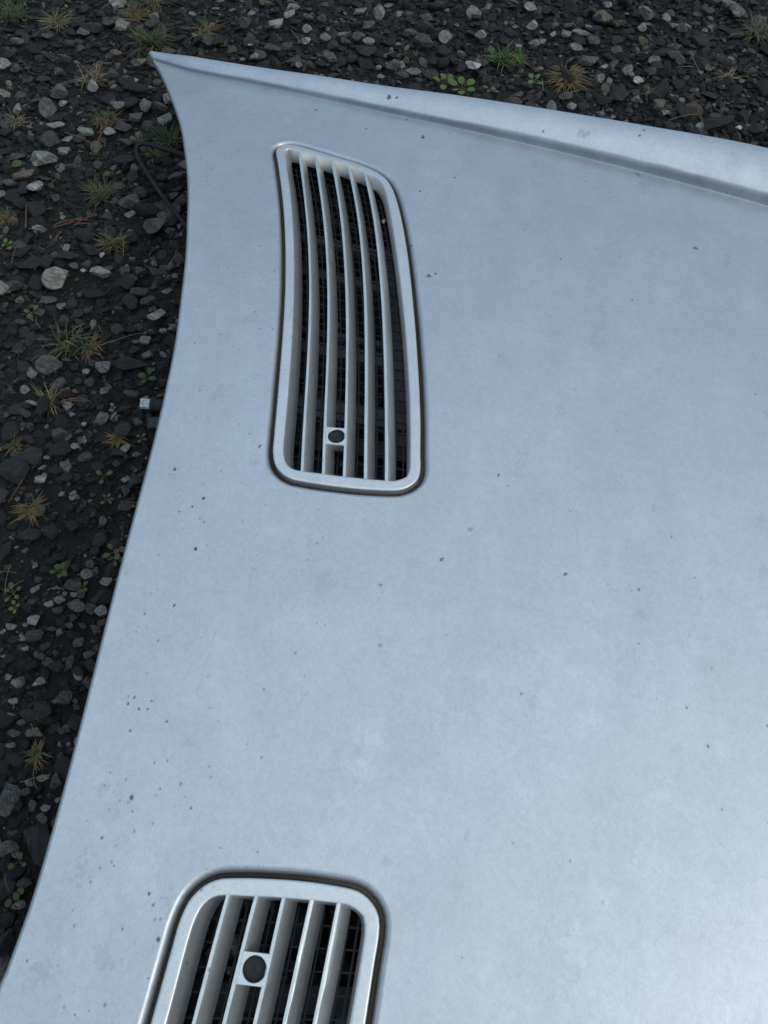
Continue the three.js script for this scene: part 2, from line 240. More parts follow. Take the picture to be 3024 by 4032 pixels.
// outer panel: a sheet over (u, v) clipped at its edges and round the vent openings
const HOLE = offset(RO, RON, .0058);
function holeDistance(u, v) { // signed, positive outside the vent opening
  v = Math.abs(v); if (u < -.13 || u > .07 || v < .085 || v > .50) return .02;
  let d = 9, inside = false;
  for (let i = 0, n = HOLE.length; i < n; i++) {
    const a = HOLE[i], b = HOLE[(i + 1) % n], ex = b[0] - a[0], ey = b[1] - a[1], t = clamp(((u - a[0]) * ex + (v - a[1]) * ey) / (ex * ex + ey * ey || 1), 0, 1);
    d = Math.min(d, Math.hypot(u - a[0] - ex * t, v - a[1] - ey * t));
    if ((a[1] > v) !== (b[1] > v) && u < a[0] + (v - a[1]) / ey * ex) inside = !inside;
  }
  return inside ? -d : d;
}
function sheet(dy, field, us, qs) {
  const pos = [], nor = [], uv = [], idx = [], key = new Map();
  const vert = (u, v) => { const k = Math.round(u * 1e6) + '_' + Math.round(v * 1e6); if (key.has(k)) return key.get(k); const n = normalAt(u, v); pos.push(...P(u, v, dy)); nor.push(n.x, n.y, n.z); uv.push(texU(u), texV(v)); key.set(k, pos.length / 3 - 1); return pos.length / 3 - 1; };
  const grid = us.map((u) => qs.map((q) => { const c = creaseV(u), v = Math.sign(q) * (Math.abs(q) <= 1 ? Math.abs(q) * c : c + (Math.abs(q) - 1) * Math.max(edgeV(u) - c, .004)); return { u, v, f: field(u, v) }; }));
  const cut = (a, b) => { // point on the edge where the field is zero
    let lo = 0, hi = 1; const fa = a.f > 0; for (let i = 0; i < 14; i++) { const m = (lo + hi) / 2, f = field(a.u + (b.u - a.u) * m, a.v + (b.v - a.v) * m); if ((f > 0) === fa) lo = m; else hi = m; }
    return { u: a.u + (b.u - a.u) * hi, v: a.v + (b.v - a.v) * hi };
  };
  const tri = (t) => {
    const inn = t.filter((p) => p.f > 0).length; if (!inn) return;
    const out = []; for (let i = 0; i < 3; i++) { const a = t[i], b = t[(i + 1) % 3]; if (a.f > 0) out.push(a); if ((a.f > 0) !== (b.f > 0)) out.push(cut(a, b)); }
    const ids = out.map((p) => vert(p.u, p.v)); for (let i = 1; i + 1 < ids.length; i++) if (ids[0] !== ids[i] && ids[i] !== ids[i + 1] && ids[0] !== ids[i + 1]) idx.push(ids[0], ids[i], ids[i + 1]);
  };
  for (let i = 0; i + 1 < us.length; i++) for (let j = 0; j + 1 < qs.length; j++) { const a = grid[i][j], b = grid[i + 1][j], c = grid[i][j + 1], d = grid[i + 1][j + 1]; tri([a, b, c]); tri([b, d, c]); }
  const g = new THREE.BufferGeometry(); g.setAttribute('position', new THREE.Float32BufferAttribute(pos, 3)); g.setAttribute('normal', new THREE.Float32BufferAttribute(nor, 3)); g.setAttribute('uv', new THREE.Float32BufferAttribute(uv, 2)); g.setIndex(idx); return g;
}
const outer = (u, v) => Math.min(u - rearU(v), edgeV(u) - Math.abs(v), noseU(v) - u);
const field = (u, v) => Math.min(outer(u, v), holeDistance(u, v));
{ const us = [], qh = []; for (let u = -.31; u < .87; u += .0075) us.push(u);
  for (let q = 0; q < .985; q += .0125) qh.push(q);
  qh.push(.99, .996, .9995, 1); for (let t = .01; t < 1.25; t += t < .14 ? .011 : .03) qh.push(1 + t);
  const qs = [...qh.slice(1).reverse().map((q) => -q), ...qh];
  const panel = sheet(0, field, us, qs);
  const bits = [panel];
  // edges folded down: windscreen edge, both sides, nose
  const strip = (pts, nrm, prof) => loft(prof.map(([d, y]) => pts.map(([u, v], i) => [u + nrm[i][0] * d, v + nrm[i][1] * d, y])), 1, false);
  const open = (pts) => pts.map((_, i) => { const a = pts[Math.max(i - 1, 0)], b = pts[Math.min(i + 1, pts.length - 1)], du = b[0] - a[0], dv = b[1] - a[1], l = Math.hypot(du, dv); return [dv / l, -du / l]; });
  const fold = [[0, 0], [.0012, -.0004], [.0021, -.0013], [.0026, -.0026], [.0026, -.006], [.0016, -.0075], [-.006, -.008], [-.014, -.009]];
  const rear = []; for (let i = 0; i <= 260; i++) { const v = .6606 - 1.3212 * i / 260; rear.push([rearU(v), v]); }
  bits.push(strip(rear, open(rear), fold));
  const sideProf = [[0, 0], [.0015, -.0008], [.0026, -.0025], [.0032, -.006], [.0032, -.020], [.002, -.023], [-.012, -.024]];
  const side = []; for (let i = 0; i <= 200; i++) { const u = -.2757 + .985 * i / 200; side.push([u, edgeV(u)]); }
  const sn = open(side).map(([a, b]) => [-a, -b]);
  const sideRings = sideProf.map(([d, y]) => side.map(([u, v], i) => { const t = .12 + .88 * sm(-.28, -.16, u); return [u + sn[i][0] * d * t, v + sn[i][1] * d * t, y * t]; }));
  bits.push(loft(sideRings, 1, false), loft(sideRings, -1, false));
  const nose = []; for (let i = 0; i <= 160; i++) { const v = -.372 + .744 * i / 160; nose.push([noseU(v), v]); }
  bits.push(strip(nose, open(nose), [[0, 0], [.004, -.002], [.007, -.007], [.008, -.014], [.008, -.03]]));
  // lips round the vent openings
  const lip = [[.0058, 0], [.0053, -.0001], [.0047, -.0004], [.0040, -.0010], [.0034, -.0018], [.0029, -.0030], [.0026, -.0045], [.0025, -.0066]];
  for (const s of [1, -1]) bits.push(loft(lip.map(([d, y]) => ring(RO, RON, d, y)), s));
  const flat = bits.map((g) => { const o = g.toNonIndexed(); return o; });
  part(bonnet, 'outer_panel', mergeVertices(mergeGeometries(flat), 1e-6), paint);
  // stiffening sheet below, open under the vents
  const inner = (u, v) => Math.min(outer(u, v) - .02, creaseV(u) - Math.abs(v) + .001, (() => { const a = Math.abs(v); return (u > -.115 && u < .062 && a > .095 && a < .485) ? -1 : 1; })());
  const us2 = []; for (let u = -.31; u < .87; u += .02) us2.push(u); const qs2 = []; for (let q = -1; q <= 1.001; q += .04) qs2.push(q);
  part(bonnet, 'inner_panel', sheet(-.012, inner, us2, qs2), underPaint);
}

function bar(pts, w, h, s) { // box-section bar through [u, v, y] points, w wide across in u
  const rings = [[-w / 2, 0], [w / 2, 0], [w / 2, -h], [-w / 2, -h], [-w / 2, 0]].map(([a, b]) => pts.map(([u, v, y]) => [u + a, v, y + b]));
  return toCreasedNormals(loft(rings, s, false), .6);
}
function crossBar(pts, w, h, s) {
  const rings = [[-w / 2, 0], [w / 2, 0], [w / 2, -h], [-w / 2, -h], [-w / 2, 0]].map(([a, b]) => pts.map(([u, v, y]) => [u, v + a, y + b]));
  return toCreasedNormals(loft(rings, -s, false), .6);
}
function makeVent(s, label) {
  const frameRings = [ring(RO, RON, 0, -.008), ring(RO, RON, 0, -.0009), ring(RO, RON, -.00025, -.0003), ring(RO, RON, -.0008, 0), ring(RO, RON, -.0016, .00005), ring(RI, RIN, .0014, .00005), ring(RI, RIN, .0006, -.0001), ring(RI, RIN, .0001, -.0005)];
  const wall = (t) => RI.map(([u, v], i) => { const a = -RIN[i][0], b = -RIN[i][1]; return [u + (a > 0 ? 5.0 : 1.8) * .001 * a * t, v + (b < 0 ? 2.2 : .8) * .001 * b * t, -.0005 - .0115 * t]; });
  frameRings.push(wall(.1), wall(.5), wall(1));
  const grille = part(bonnet, 'vent_grille', loft(frameRings, s), grillePaint, label);
  SLATS.forEach((c, k) => {
    const prof = [[-.0010, -.0007], [-.0007, -.00035], [0, -.00025], [.0007, -.00035], [.0011, -.0008], [.0027, -.0050], [.0058, -.0118], [.0044, -.0120], [.0014, -.0055], [-.0010, -.0007]], pts = [];
    for (let i = 0; i <= 40; i++) { const v = SLAT_END[k][0] + (SLAT_END[k][1] - SLAT_END[k][0]) * i / 40; pts.push([poly(c, v - .26), v]); }
    part(grille, 'slat', toCreasedNormals(loft(prof.map(([a, y]) => pts.map(([u, v]) => [u + a, v, y])), s, false), .7), grillePaint);
  });
  // jet block between the second and third slat, with a round black jet
  const v0 = .1387, v1 = .1521, r = .00535, cu = -.0083, cv = .1454, sq = [], N = 40;
  for (let i = 0; i < N; i++) { const a = i / N * 2 * Math.PI, m = Math.max(Math.abs(Math.cos(a)), Math.abs(Math.sin(a))); const x = Math.cos(a) / m, y = Math.sin(a) / m; const v = y > 0 ? cv + y * (v1 - cv) : cv + y * (cv - v0); const l = poly(SLATS[1], v - .26) + .0004, q = poly(SLATS[2], v - .26) + .0002; sq.push([l + (q - l) * (x + 1) / 2, v]); }
  const circ = (rad) => Array.from({ length: N }, (_, i) => { const a = i / N * 2 * Math.PI; return [cu + Math.cos(a) * rad, cv + Math.sin(a) * rad]; });
  const lvl = (r2, y) => r2.map(([u, v]) => [u, v, y]);
  const low = sq.map(([u, v]) => [u + .0030, v + (v < cv ? .0022 : -.0005), -.0105]);
  part(grille, 'jet_block', toCreasedNormals(loft([low, lvl(sq, -.0004), lvl(sq.map(([u, v]) => [u + (cu - u) * .04, v + (cv - v) * .04]), .0001), lvl(circ(r + .00025), .0001), lvl(circ(r), -.0002), lvl(circ(r), -.0035)], -s), .6), grillePaint);
  const cup = [[r * .98, -.0008], [r * .93, -.0016], [r * .8, -.0024], [r * .55, -.0030], [r * .28, -.0027], [r * .06, -.0024]].map(([q, y]) => lvl(circ(q), y));
  part(grille, 'water_jet', loft(cup, -s), blackPlastic);
  // black mesh under the slats
  const wires = [];
  for (const k of [.35, .72, 1.35, 1.72, 2.35, 2.72, 3.35, 3.72, 4.35, 4.72, 5.35, 5.72]) { const pts = []; for (let i = 0; i <= 16; i++) { const v = .118 + (.455 - .118) * i / 16, a = poly(LEFT, v - .26) + .004, b = poly(RIGHT, v - .26) - .0005; pts.push([a + (b - a) * k / 6, v, -.0150]); } wires.push(bar(pts.filter((p) => p[1] < .4655 - (p[0] + .0945) * .45), .0010, .0013, s)); }
  for (let v = .126; v < .458; v += .0098) { const sl = -.03 - .42 * clamp((v - .12) / .34, 0, 1), l = poly(LEFT, v - .26) + .001, q = poly(RIGHT, v - .26), m = (l + q) / 2, pts = [-1, -.5, 0, .5, 1].map((t) => { const u = m + (q - l) / 2 * t; return [u, v + (u - m) * sl, -.0153]; }); wires.push(crossBar(pts, .0009, .0012, s)); }
  part(grille, 'mesh_screen', mergeGeometries(wires), screenPlastic);
  // seal in the gap round the grille
  part(bonnet, 'vent_seal', loft([ring(RO, RON, .0030, -.0060), ring(RO, RON, .0018, -.0046), ring(RO, RON, .0008, -.0046), ring(RO, RON, -.0004, -.0058)], s), grime);
  // air duct below: a trough with grey cross bars
  const duct = part(bonnet, 'air_duct', loft([ring(RI, RIN, .004, -.013), ring(RI, RIN, .004, -.055)], s), blackPlastic);
  for (const [v, w, mat, d] of [[.158, .012, 0, .030], [.186, .016, 1, .028], [.243, .012, 1, .030], [.262, .007, 1, .034], [.325, .010, 1, .030], [.368, .009, 1, .030], [.398, .008, 0, .030], [.435, .01, 0, .036]]) {
    const sl = -.03 - .42 * clamp((v - .12) / .34, 0, 1), l = poly(LEFT, v - .26) - .002, q = poly(RIGHT, v - .26) + .003, m = (l + q) / 2;
    part(duct, 'duct_rib', crossBar([-1, -.5, 0, .5, 1].map((t) => { const u = m + (q - l) / 2 * t; return [u, v + (u - m) * sl * .8, -d]; }), w, .006, s), mat ? ductGrey : blackPlastic);
  }
  const rail = []; for (let i = 0; i <= 12; i++) { const v = .15 + .22 * i / 12; rail.push([poly(RIGHT, v - .26) - .004, v, -.0315]); }
  part(duct, 'duct_rail', bar(rail, .007, .005, s), ductGrey);
}
makeVent(1, 'long vent grille whose whole outline shows, with a round black jet at one end');
makeVent(-1, 'vent grille beside the open end of the bonnet, partly out of view');

// ------------------------------------------------------------------ stones
function stoneGeo(n, detail, cuts, flat, rough) {
  seed = 1000 + n * 77; let g = new THREE.IcosahedronGeometry(1, detail); g.deleteAttribute('uv'); g.deleteAttribute('normal'); g = mergeVertices(g, 1e-4);
  const p = g.attributes.position, v = new THREE.Vector3(), pl = [];
  for (let i = 0; i < cuts; i++) { const d = new THREE.Vector3(rr(-1, 1), rr(-1, 1), rr(-1, 1)).normalize(); pl.push([d, rr(.40, .74)]); }
  const o = n * 13.7;
  for (let i = 0; i < p.count; i++) {
    v.fromBufferAttribute(p, i); for (let k = 0; k < 2; k++) for (const [d, t] of pl) { const e = v.dot(d) - t; if (e > 0) v.addScaledVector(d, -e); }
    v.multiplyScalar(1 + (fbm(v.x * 2 + o, v.y * 2 + v.z * 1.7 + o, 3) - .5) * rough); p.setXYZ(i, v.x, v.y * flat, v.z);
  }
  g.computeBoundingBox(); const b = g.boundingBox, s = b.getSize(new THREE.Vector3()), c = b.getCenter(new THREE.Vector3()); g.translate(-c.x, -c.y, -c.z); g.scale(1 / s.x, 1 / s.x, 1 / s.z);
  const uv = []; for (let i = 0; i < p.count; i++) uv.push(p.getX(i) * .9 + p.getY(i) * .5 + n * .31, p.getZ(i) * .9 + p.getY(i) * .4 + n * .17);
  g.setAttribute('uv', new THREE.Float32BufferAttribute(uv, 2));
  return toCreasedNormals(g, .30);
}
const CHUNK = [], CHIP = [], SMALL = [];
for (let i = 0; i < 9; i++) CHUNK.push(stoneGeo(i, 6, 11 + i % 4, .75, .07));
for (let i = 0; i < 6; i++) CHIP.push(stoneGeo(20 + i, 6, 11, .26, .07));
for (let i = 0; i < 6; i++) SMALL.push(stoneGeo(40 + i, 1, 7, .7, .2));
for (let i = 0; i < 4; i++) SMALL.push(stoneGeo(50 + i, 1, 7, .28, .2));
for (let i = 0; i < 6; i++) SMALL.push(stoneGeo(60 + i, 2, 9, .6, .2));
for (let i = 0; i < 4; i++) SMALL.push(stoneGeo(70 + i, 2, 9, .26, .2));
const stoneMat = (c, n) => { const m = grain.clone(); m.repeat.set(n, n); m.needsUpdate = true; return new THREE.MeshStandardMaterial({ color: lin(...c), map: m, roughness: .86, bumpMap: grainB, bumpScale: .0012 }); };
const KIND = {
  p: { mats: [stoneMat([.34, .32, .29], 1), stoneMat([.28, .26, .23], 1.4), stoneMat([.21, .20, .185], .8)], label: 'pale grey angular stone lying loose among the darker gravel', group: 'pale grey stones in the gravel' },
  g: { mats: [stoneMat([.115, .108, .098], 1), stoneMat([.07, .066, .06], 1.3)], label: 'mid grey angular stone lying in the dark gravel', group: 'mid grey stones in the gravel' },
  b: { mats: [stoneMat([.17, .135, .10], 1), stoneMat([.10, .085, .07], 1.3)], label: 'brownish tan stone lying in the dark gravel', group: 'brownish stones in the gravel' },
  d: { mats: [stoneMat([.022, .021, .020], 1), stoneMat([.016, .0155, .0148], 1.3)], label: 'flat dark slate chip lying in the gravel', group: 'dark slate chips in the gravel' },
  w: { mats: [stoneMat([.55, .54, .50], 1)], label: 'small whitish pebble lying on the dark gravel', group: 'whitish pebbles in the gravel' },
};
const cellOf = new Map(), CELL = .02;
const taken = (x, z, r) => { const i = Math.floor(x / CELL), j = Math.floor(z / CELL); for (let a = -2; a <= 2; a++) for (let b = -2; b <= 2; b++) for (const s of cellOf.get((i + a) * 9973 + j + b) ?? []) if (Math.hypot(s[0] - x, s[1] - z) < (s[2] + r)) return true; return false; };
const claim = (x, z, r) => { const k = Math.floor(x / CELL) * 9973 + Math.floor(z / CELL); if (!cellOf.has(k)) cellOf.set(k, []); cellOf.get(k).push([x, z, r]); };
// stones picked out of the photograph: x, y, width, height in each enlarged view, turn in degrees, kind
const VIEWS = [
  [0, 0, .6028, `115,262,95,60,0,p 300,1050,165,140,10,p 428,985,75,65,0,p 375,838,120,60,15,p 565,868,100,70,20,p 718,857,80,60,0,p 605,565,70,80,-20,p 770,690,90,60,-10,p 945,680,75,95,0,p 1055,690,95,70,10,b 1110,635,90,80,0,p 895,760,90,75,0,g 1083,780,95,95,20,p 795,805,110,80,0,g 320,720,110,150,-10,g 390,610,120,90,0,g 905,420,115,60,10,b 1010,430,80,70,0,b 430,390,90,70,0,b 395,480,60,70,0,b 815,190,90,80,0,p 715,175,75,60,0,g 760,135,60,40,0,b 1005,162,110,55,0,g 1010,97,75,40,20,p 1600,165,90,90,0,g 1360,270,80,80,0,g 1230,190,90,50,0,g 1635,295,30,22,0,w 470,295,70,50,0,g 310,235,70,45,0,g 550,220,80,60,0,g 20,400,90,70,0,p 95,430,80,50,0,b 25,790,90,80,0,g 640,1085,55,55,0,b 455,1085,60,45,0,b 885,1105,55,85,0,g 165,1150,150,55,-5,b 245,1245,95,100,0,p 65,1210,60,60,0,g 355,1285,75,55,15,g 855,1320,150,95,5,b 1010,1480,170,130,0,g 1070,1405,90,60,0,g 1165,1155,130,60,-25,g 270,1515,90,65,-10,g 230,1370,150,150,0,d 855,1410,65,60,0,p 160,1240,90,110,0,d 340,920,110,100,0,g 735,500,100,50,0,g 820,520,60,45,0,b 885,520,35,25,0,w 1000,850,130,80,0,d 890,575,160,80,0,d 850,660,110,110,0,d 700,645,130,90,0,d 600,190,150,110,0,d 20,1270,50,50,0,p 110,700,60,70,0,p 415,690,60,50,0,p 758,345,80,40,0,b`],
  [0, 800, .4822, `335,230,110,75,-5,p 680,250,170,110,10,d 735,375,160,100,5,d 285,510,240,150,-10,d 560,440,180,90,-10,d 470,640,215,180,-35,p 605,525,90,80,0,g 838,437,50,50,0,w 685,562,45,30,0,w 830,570,160,110,-5,p 1150,540,90,80,0,b 1135,705,140,80,-5,b 1360,705,80,65,0,p 1205,785,125,100,-15,g 1470,455,75,100,0,g 165,795,75,55,-10,b 500,845,80,55,-10,p 755,720,200,80,5,d 1050,780,150,150,0,d 725,875,75,60,0,g 970,850,80,40,20,g 1285,920,150,105,0,p 1330,1030,60,60,0,p 960,1020,110,80,10,g 155,965,90,60,-20,g 335,890,60,70,0,g 20,720,120,120,0,p 130,690,150,80,0,d 300,660,110,130,0,d 1190,1110,85,80,0,p 1110,1120,70,40,0,b 155,1215,70,50,-10,g 405,1330,210,150,3,g 1040,1300,330,120,15,d 850,1355,125,100,-15,p 265,1400,80,85,0,p 545,1280,80,40,0,b 725,1450,85,80,0,g 710,1380,55,50,0,p 885,1520,60,60,0,b 1080,1570,130,80,25,g 205,1520,75,70,0,p 80,1530,80,60,0,g 505,1530,40,50,0,b 755,1310,70,60,0,g 1090,1180,100,80,0,d 1035,620,120,140,0,d`],
  [0, 1500, .4822, `210,265,130,60,30,g 570,470,60,65,0,b 490,510,45,35,0,w 625,545,70,50,0,p 690,470,40,30,0,p 700,505,45,40,0,p 655,490,50,60,0,g 510,565,170,75,10,d 110,720,240,230,0,d 345,800,100,75,0,p 345,705,65,40,-20,p 455,720,90,80,0,d 80,410,150,170,0,d 945,310,60,80,0,p 915,195,28,25,0,w 685,355,45,30,0,w 915,245,45,45,0,p 955,685,60,50,0,g 810,720,110,70,0,d 1035,820,60,65,0,p 1095,830,70,70,0,g 1020,890,80,90,0,g 630,945,40,35,0,p 545,790,100,70,0,d 1035,1020,140,80,-20,g 225,1250,180,140,-30,d 400,1220,150,110,0,d 570,1170,130,90,0,d 195,1370,60,50,0,g 20,975,45,35,0,p 145,965,40,40,0,p 760,1090,40,40,0,g 290,1600,60,45,0,g 1130,345,80,60,25,g 270,180,110,40,5,p 595,280,45,40,0,p 380,620,50,30,0,p 125,1350,30,30,0,p 25,1380,100,180,20,d`],
  [0, 2200, .4219, `800,125,115,95,-10,p 875,95,75,75,0,g 650,220,170,90,0,g 975,195,120,80,-10,p 1100,180,70,65,0,b 60,65,75,60,0,g 330,175,60,45,0,b 310,260,75,100,20,p 435,400,85,70,0,p 530,355,105,65,0,p 675,405,185,125,-5,g 660,305,70,50,0,p 825,445,105,115,-20,g 930,465,120,115,10,p 665,530,60,90,0,g 310,555,115,100,5,p 545,590,100,85,0,d 625,600,70,55,0,g 740,600,80,50,0,g 945,575,110,70,-10,g 85,620,100,60,0,p 215,600,50,40,0,p 470,640,90,55,0,b 550,680,60,80,0,p 310,700,160,120,-10,g 20,670,50,60,0,p 225,830,65,55,0,p 180,820,50,60,0,g 315,875,60,60,0,g 370,900,70,60,0,g 725,770,110,90,-40,g 905,830,70,75,0,g 840,890,120,80,-15,g 660,960,70,130,0,g 835,985,145,110,0,d 175,1155,115,115,0,p 385,1140,90,70,0,p 325,1165,50,40,0,w 70,1100,65,55,0,p 835,1160,120,110,0,g 710,1040,120,90,0,d 515,1000,150,90,0,d 620,1295,125,130,0,b 525,1320,60,65,0,b 120,1325,90,65,0,p 400,1420,180,160,0,d 320,1620,180,90,0,b 565,1605,70,55,0,g 125,1630,120,70,0,g 200,1530,80,60,0,b 700,1520,140,130,0,d 970,790,70,90,0,g 215,430,110,80,0,d`],
  [0, 2900, .6028, `70,55,60,40,0,p 285,272,85,40,0,p 365,288,85,90,-10,b 70,420,130,200,0,g 300,470,65,45,0,p 275,535,70,60,0,g 70,735,120,100,0,g 240,690,190,220,0,d 95,625,55,30,0,b 170,360,60,60,0,g 195,305,60,40,20,p 90,150,120,80,0,d 215,455,60,70,0,g 235,815,40,35,0,p 160,955,90,60,0,g`],
  [1000, 0, .6028, `85,20,100,45,10,b 145,160,100,70,-10,p 235,105,60,90,20,p 355,115,70,45,20,g 350,190,65,55,0,p 445,125,65,50,0,b 340,285,65,55,0,p 470,258,75,50,0,p 570,240,100,45,-10,p 610,280,90,40,20,b 700,48,80,45,0,p 750,160,90,60,-15,g 1110,290,125,115,0,g 1250,250,90,80,0,p 1480,230,75,60,0,p 1430,425,105,55,15,w 1465,385,45,50,0,b 1350,340,50,45,0,p 130,325,120,60,-8,g 40,360,90,80,0,g 430,420,80,70,0,d 500,400,90,90,0,g 295,435,45,50,0,p 910,440,100,60,-20,g 975,490,80,60,20,g 830,500,50,35,0,p 1340,405,60,50,0,g 1220,30,80,60,0,g 1290,370,70,120,-5,d 1180,400,90,60,10,d 815,450,35,45,20,p`],
  [2024, 0, .6028, `110,45,85,55,5,p 120,155,75,60,10,p 610,45,55,50,0,p 585,115,120,80,5,b 855,105,110,115,10,p 690,150,90,70,0,g 340,215,65,55,0,p 255,220,40,70,10,p 440,220,125,60,10,p 410,305,90,60,0,p 135,265,70,45,10,p 185,250,55,40,0,p 525,260,80,110,-30,b 490,165,40,70,-20,p 680,335,95,40,0,g 490,395,115,85,10,g 590,435,50,40,0,p 770,480,40,50,0,p 815,515,70,45,10,w 835,185,55,50,0,p 1040,170,60,30,10,p 995,130,60,70,0,p 1130,180,50,45,0,p 1405,25,100,70,0,p 1275,60,70,90,0,g 1275,195,50,50,0,b 1450,95,60,60,0,p 915,400,80,55,0,p 1085,395,60,60,0,g 890,480,70,60,0,b 1450,200,130,80,0,d 1415,385,45,50,0,p 995,730,60,50,0,p 940,680,75,80,-10,b 1470,830,50,55,0,w 1340,780,220,90,-15,d 1120,715,90,90,0,d 800,635,60,35,0,p 790,600,60,50,0,g 380,690,60,50,0,p 690,600,130,170,0,d 1560,310,60,60,0,g 25,300,45,45,0,p 85,540,70,60,0,g`],
];
const MARKS = [['the black rubber hose', 545, 600], ['the black rubber hose', 600, 720], ['the black rubber hose', 690, 840], ['the white plastic cap', 577, 1592], ['the grass tuft at the pointed bonnet corner', 594, 165], ['the dead orange grass tuft', 2235, 300], ['the bright green grass tuft', 1972, 232], ['the leafy weeds by the bonnet side', 1790, 335], ['the five leaved green seedling', 226, 2238], ['the long bladed grass tuft', 280, 1350], ['the yellow and green grass tuft', 416, 458], ['the crinkled green weed', 40, 3470], ['the olive four leaved seedling', 125, 1226], ['the straggling olive weed', 38, 2330], ['the withered yellow seedling', 415, 1930], ['the star of straw coloured grass', 2866, 298]].map(([t, x, y]) => [t, ground(x, y)]);
function stoneLabel(k, tone, size, ratio, g) {
  const look = { p: ['pale grey', 'beige grey', 'light grey'], g: ['mid grey', 'dull dark grey'], b: ['tan brown', 'dark brown'], d: ['charcoal', 'near black'], w: ['whitish'] }[k][tone];
  const big = size > .026 ? 'large' : size > .016 ? 'medium' : 'small', shape = ratio > 1.9 ? 'long ' : '';
  const what = k === 'w' ? 'pebble' : k === 'd' ? 'flat slate chip' : 'angular stone';
  let near = 'lying loose in the gravel', best = .055; for (const [t, q] of MARKS) { const d = Math.hypot(q.x - g.x, q.z - g.z); if (d < best) { best = d; near = `beside ${t}`; } }
  if (best === .055) { const [u, v] = toUV(g.x, g.z); if (u > rearU(v) - .03 && v < .6) near = 'close under the curved bonnet edge'; else if (v > .5 && v < edgeV(u) + .06) near = 'close to the straight bonnet edge'; }
  return `${big} ${look} ${shape}${what} ${near}`;
}
seed = 4242;
let stoneCount = 0;
for (const [x0, y0, k, list] of VIEWS) for (const t of list.split(' ')) {
  const a = t.split(','), [zx, zy, w, h, turn] = a.map(Number), kind = KIND[a[5]], g0 = ground(x0 + zx * k, y0 + zy * k), mpp = g0.depth / F * k;
  const chip = a[5] === 'd' || (a[5] === 'g' && rnd() < .3), geos = chip ? CHIP : CHUNK, W = w * mpp * 1.06, D = h * mpp * (chip ? 1.2 : 1.05);
  const m = new THREE.Mesh(geos[stoneCount % geos.length], kind.mats[0]);
  const tone = Math.floor(rnd() * kind.mats.length); m.material = kind.mats[tone];
  put(m, a[5] === 'w' ? 'pebble' : a[5] === 'd' ? 'slate_chip' : 'stone', stoneLabel(a[5], tone, Math.max(W, D), W / D, g0), a[5] === 'w' ? 'pebble' : 'stone', kind.group);
  const S = Math.min(W, D);
  m.scale.set(W, (chip ? S * 1.0 : S * .95), D); m.rotation.set(rr(-.22, .22), -turn * Math.PI / 180 + rr(-.12, .12), rr(-.22, .22), 'YXZ');
  m.position.set(g0.x, groundY(g0.x, g0.z) + (chip ? .006 + S * .05 : .006 + S * .24), g0.z);
  claim(g0.x, g0.z, S * .36); stoneCount++;
}
{ const [u, v] = onBonnet(1506, 822), p = P(u + .001, v, -.0125), m = new THREE.Mesh(CHUNK[3], KIND.w.mats[0]); // caught on the mesh
  put(m, 'pebble', 'small whitish pebble caught on the mesh inside the long vent', 'pebble'); m.scale.set(.0032, .0036, .0058); m.position.set(...p); }
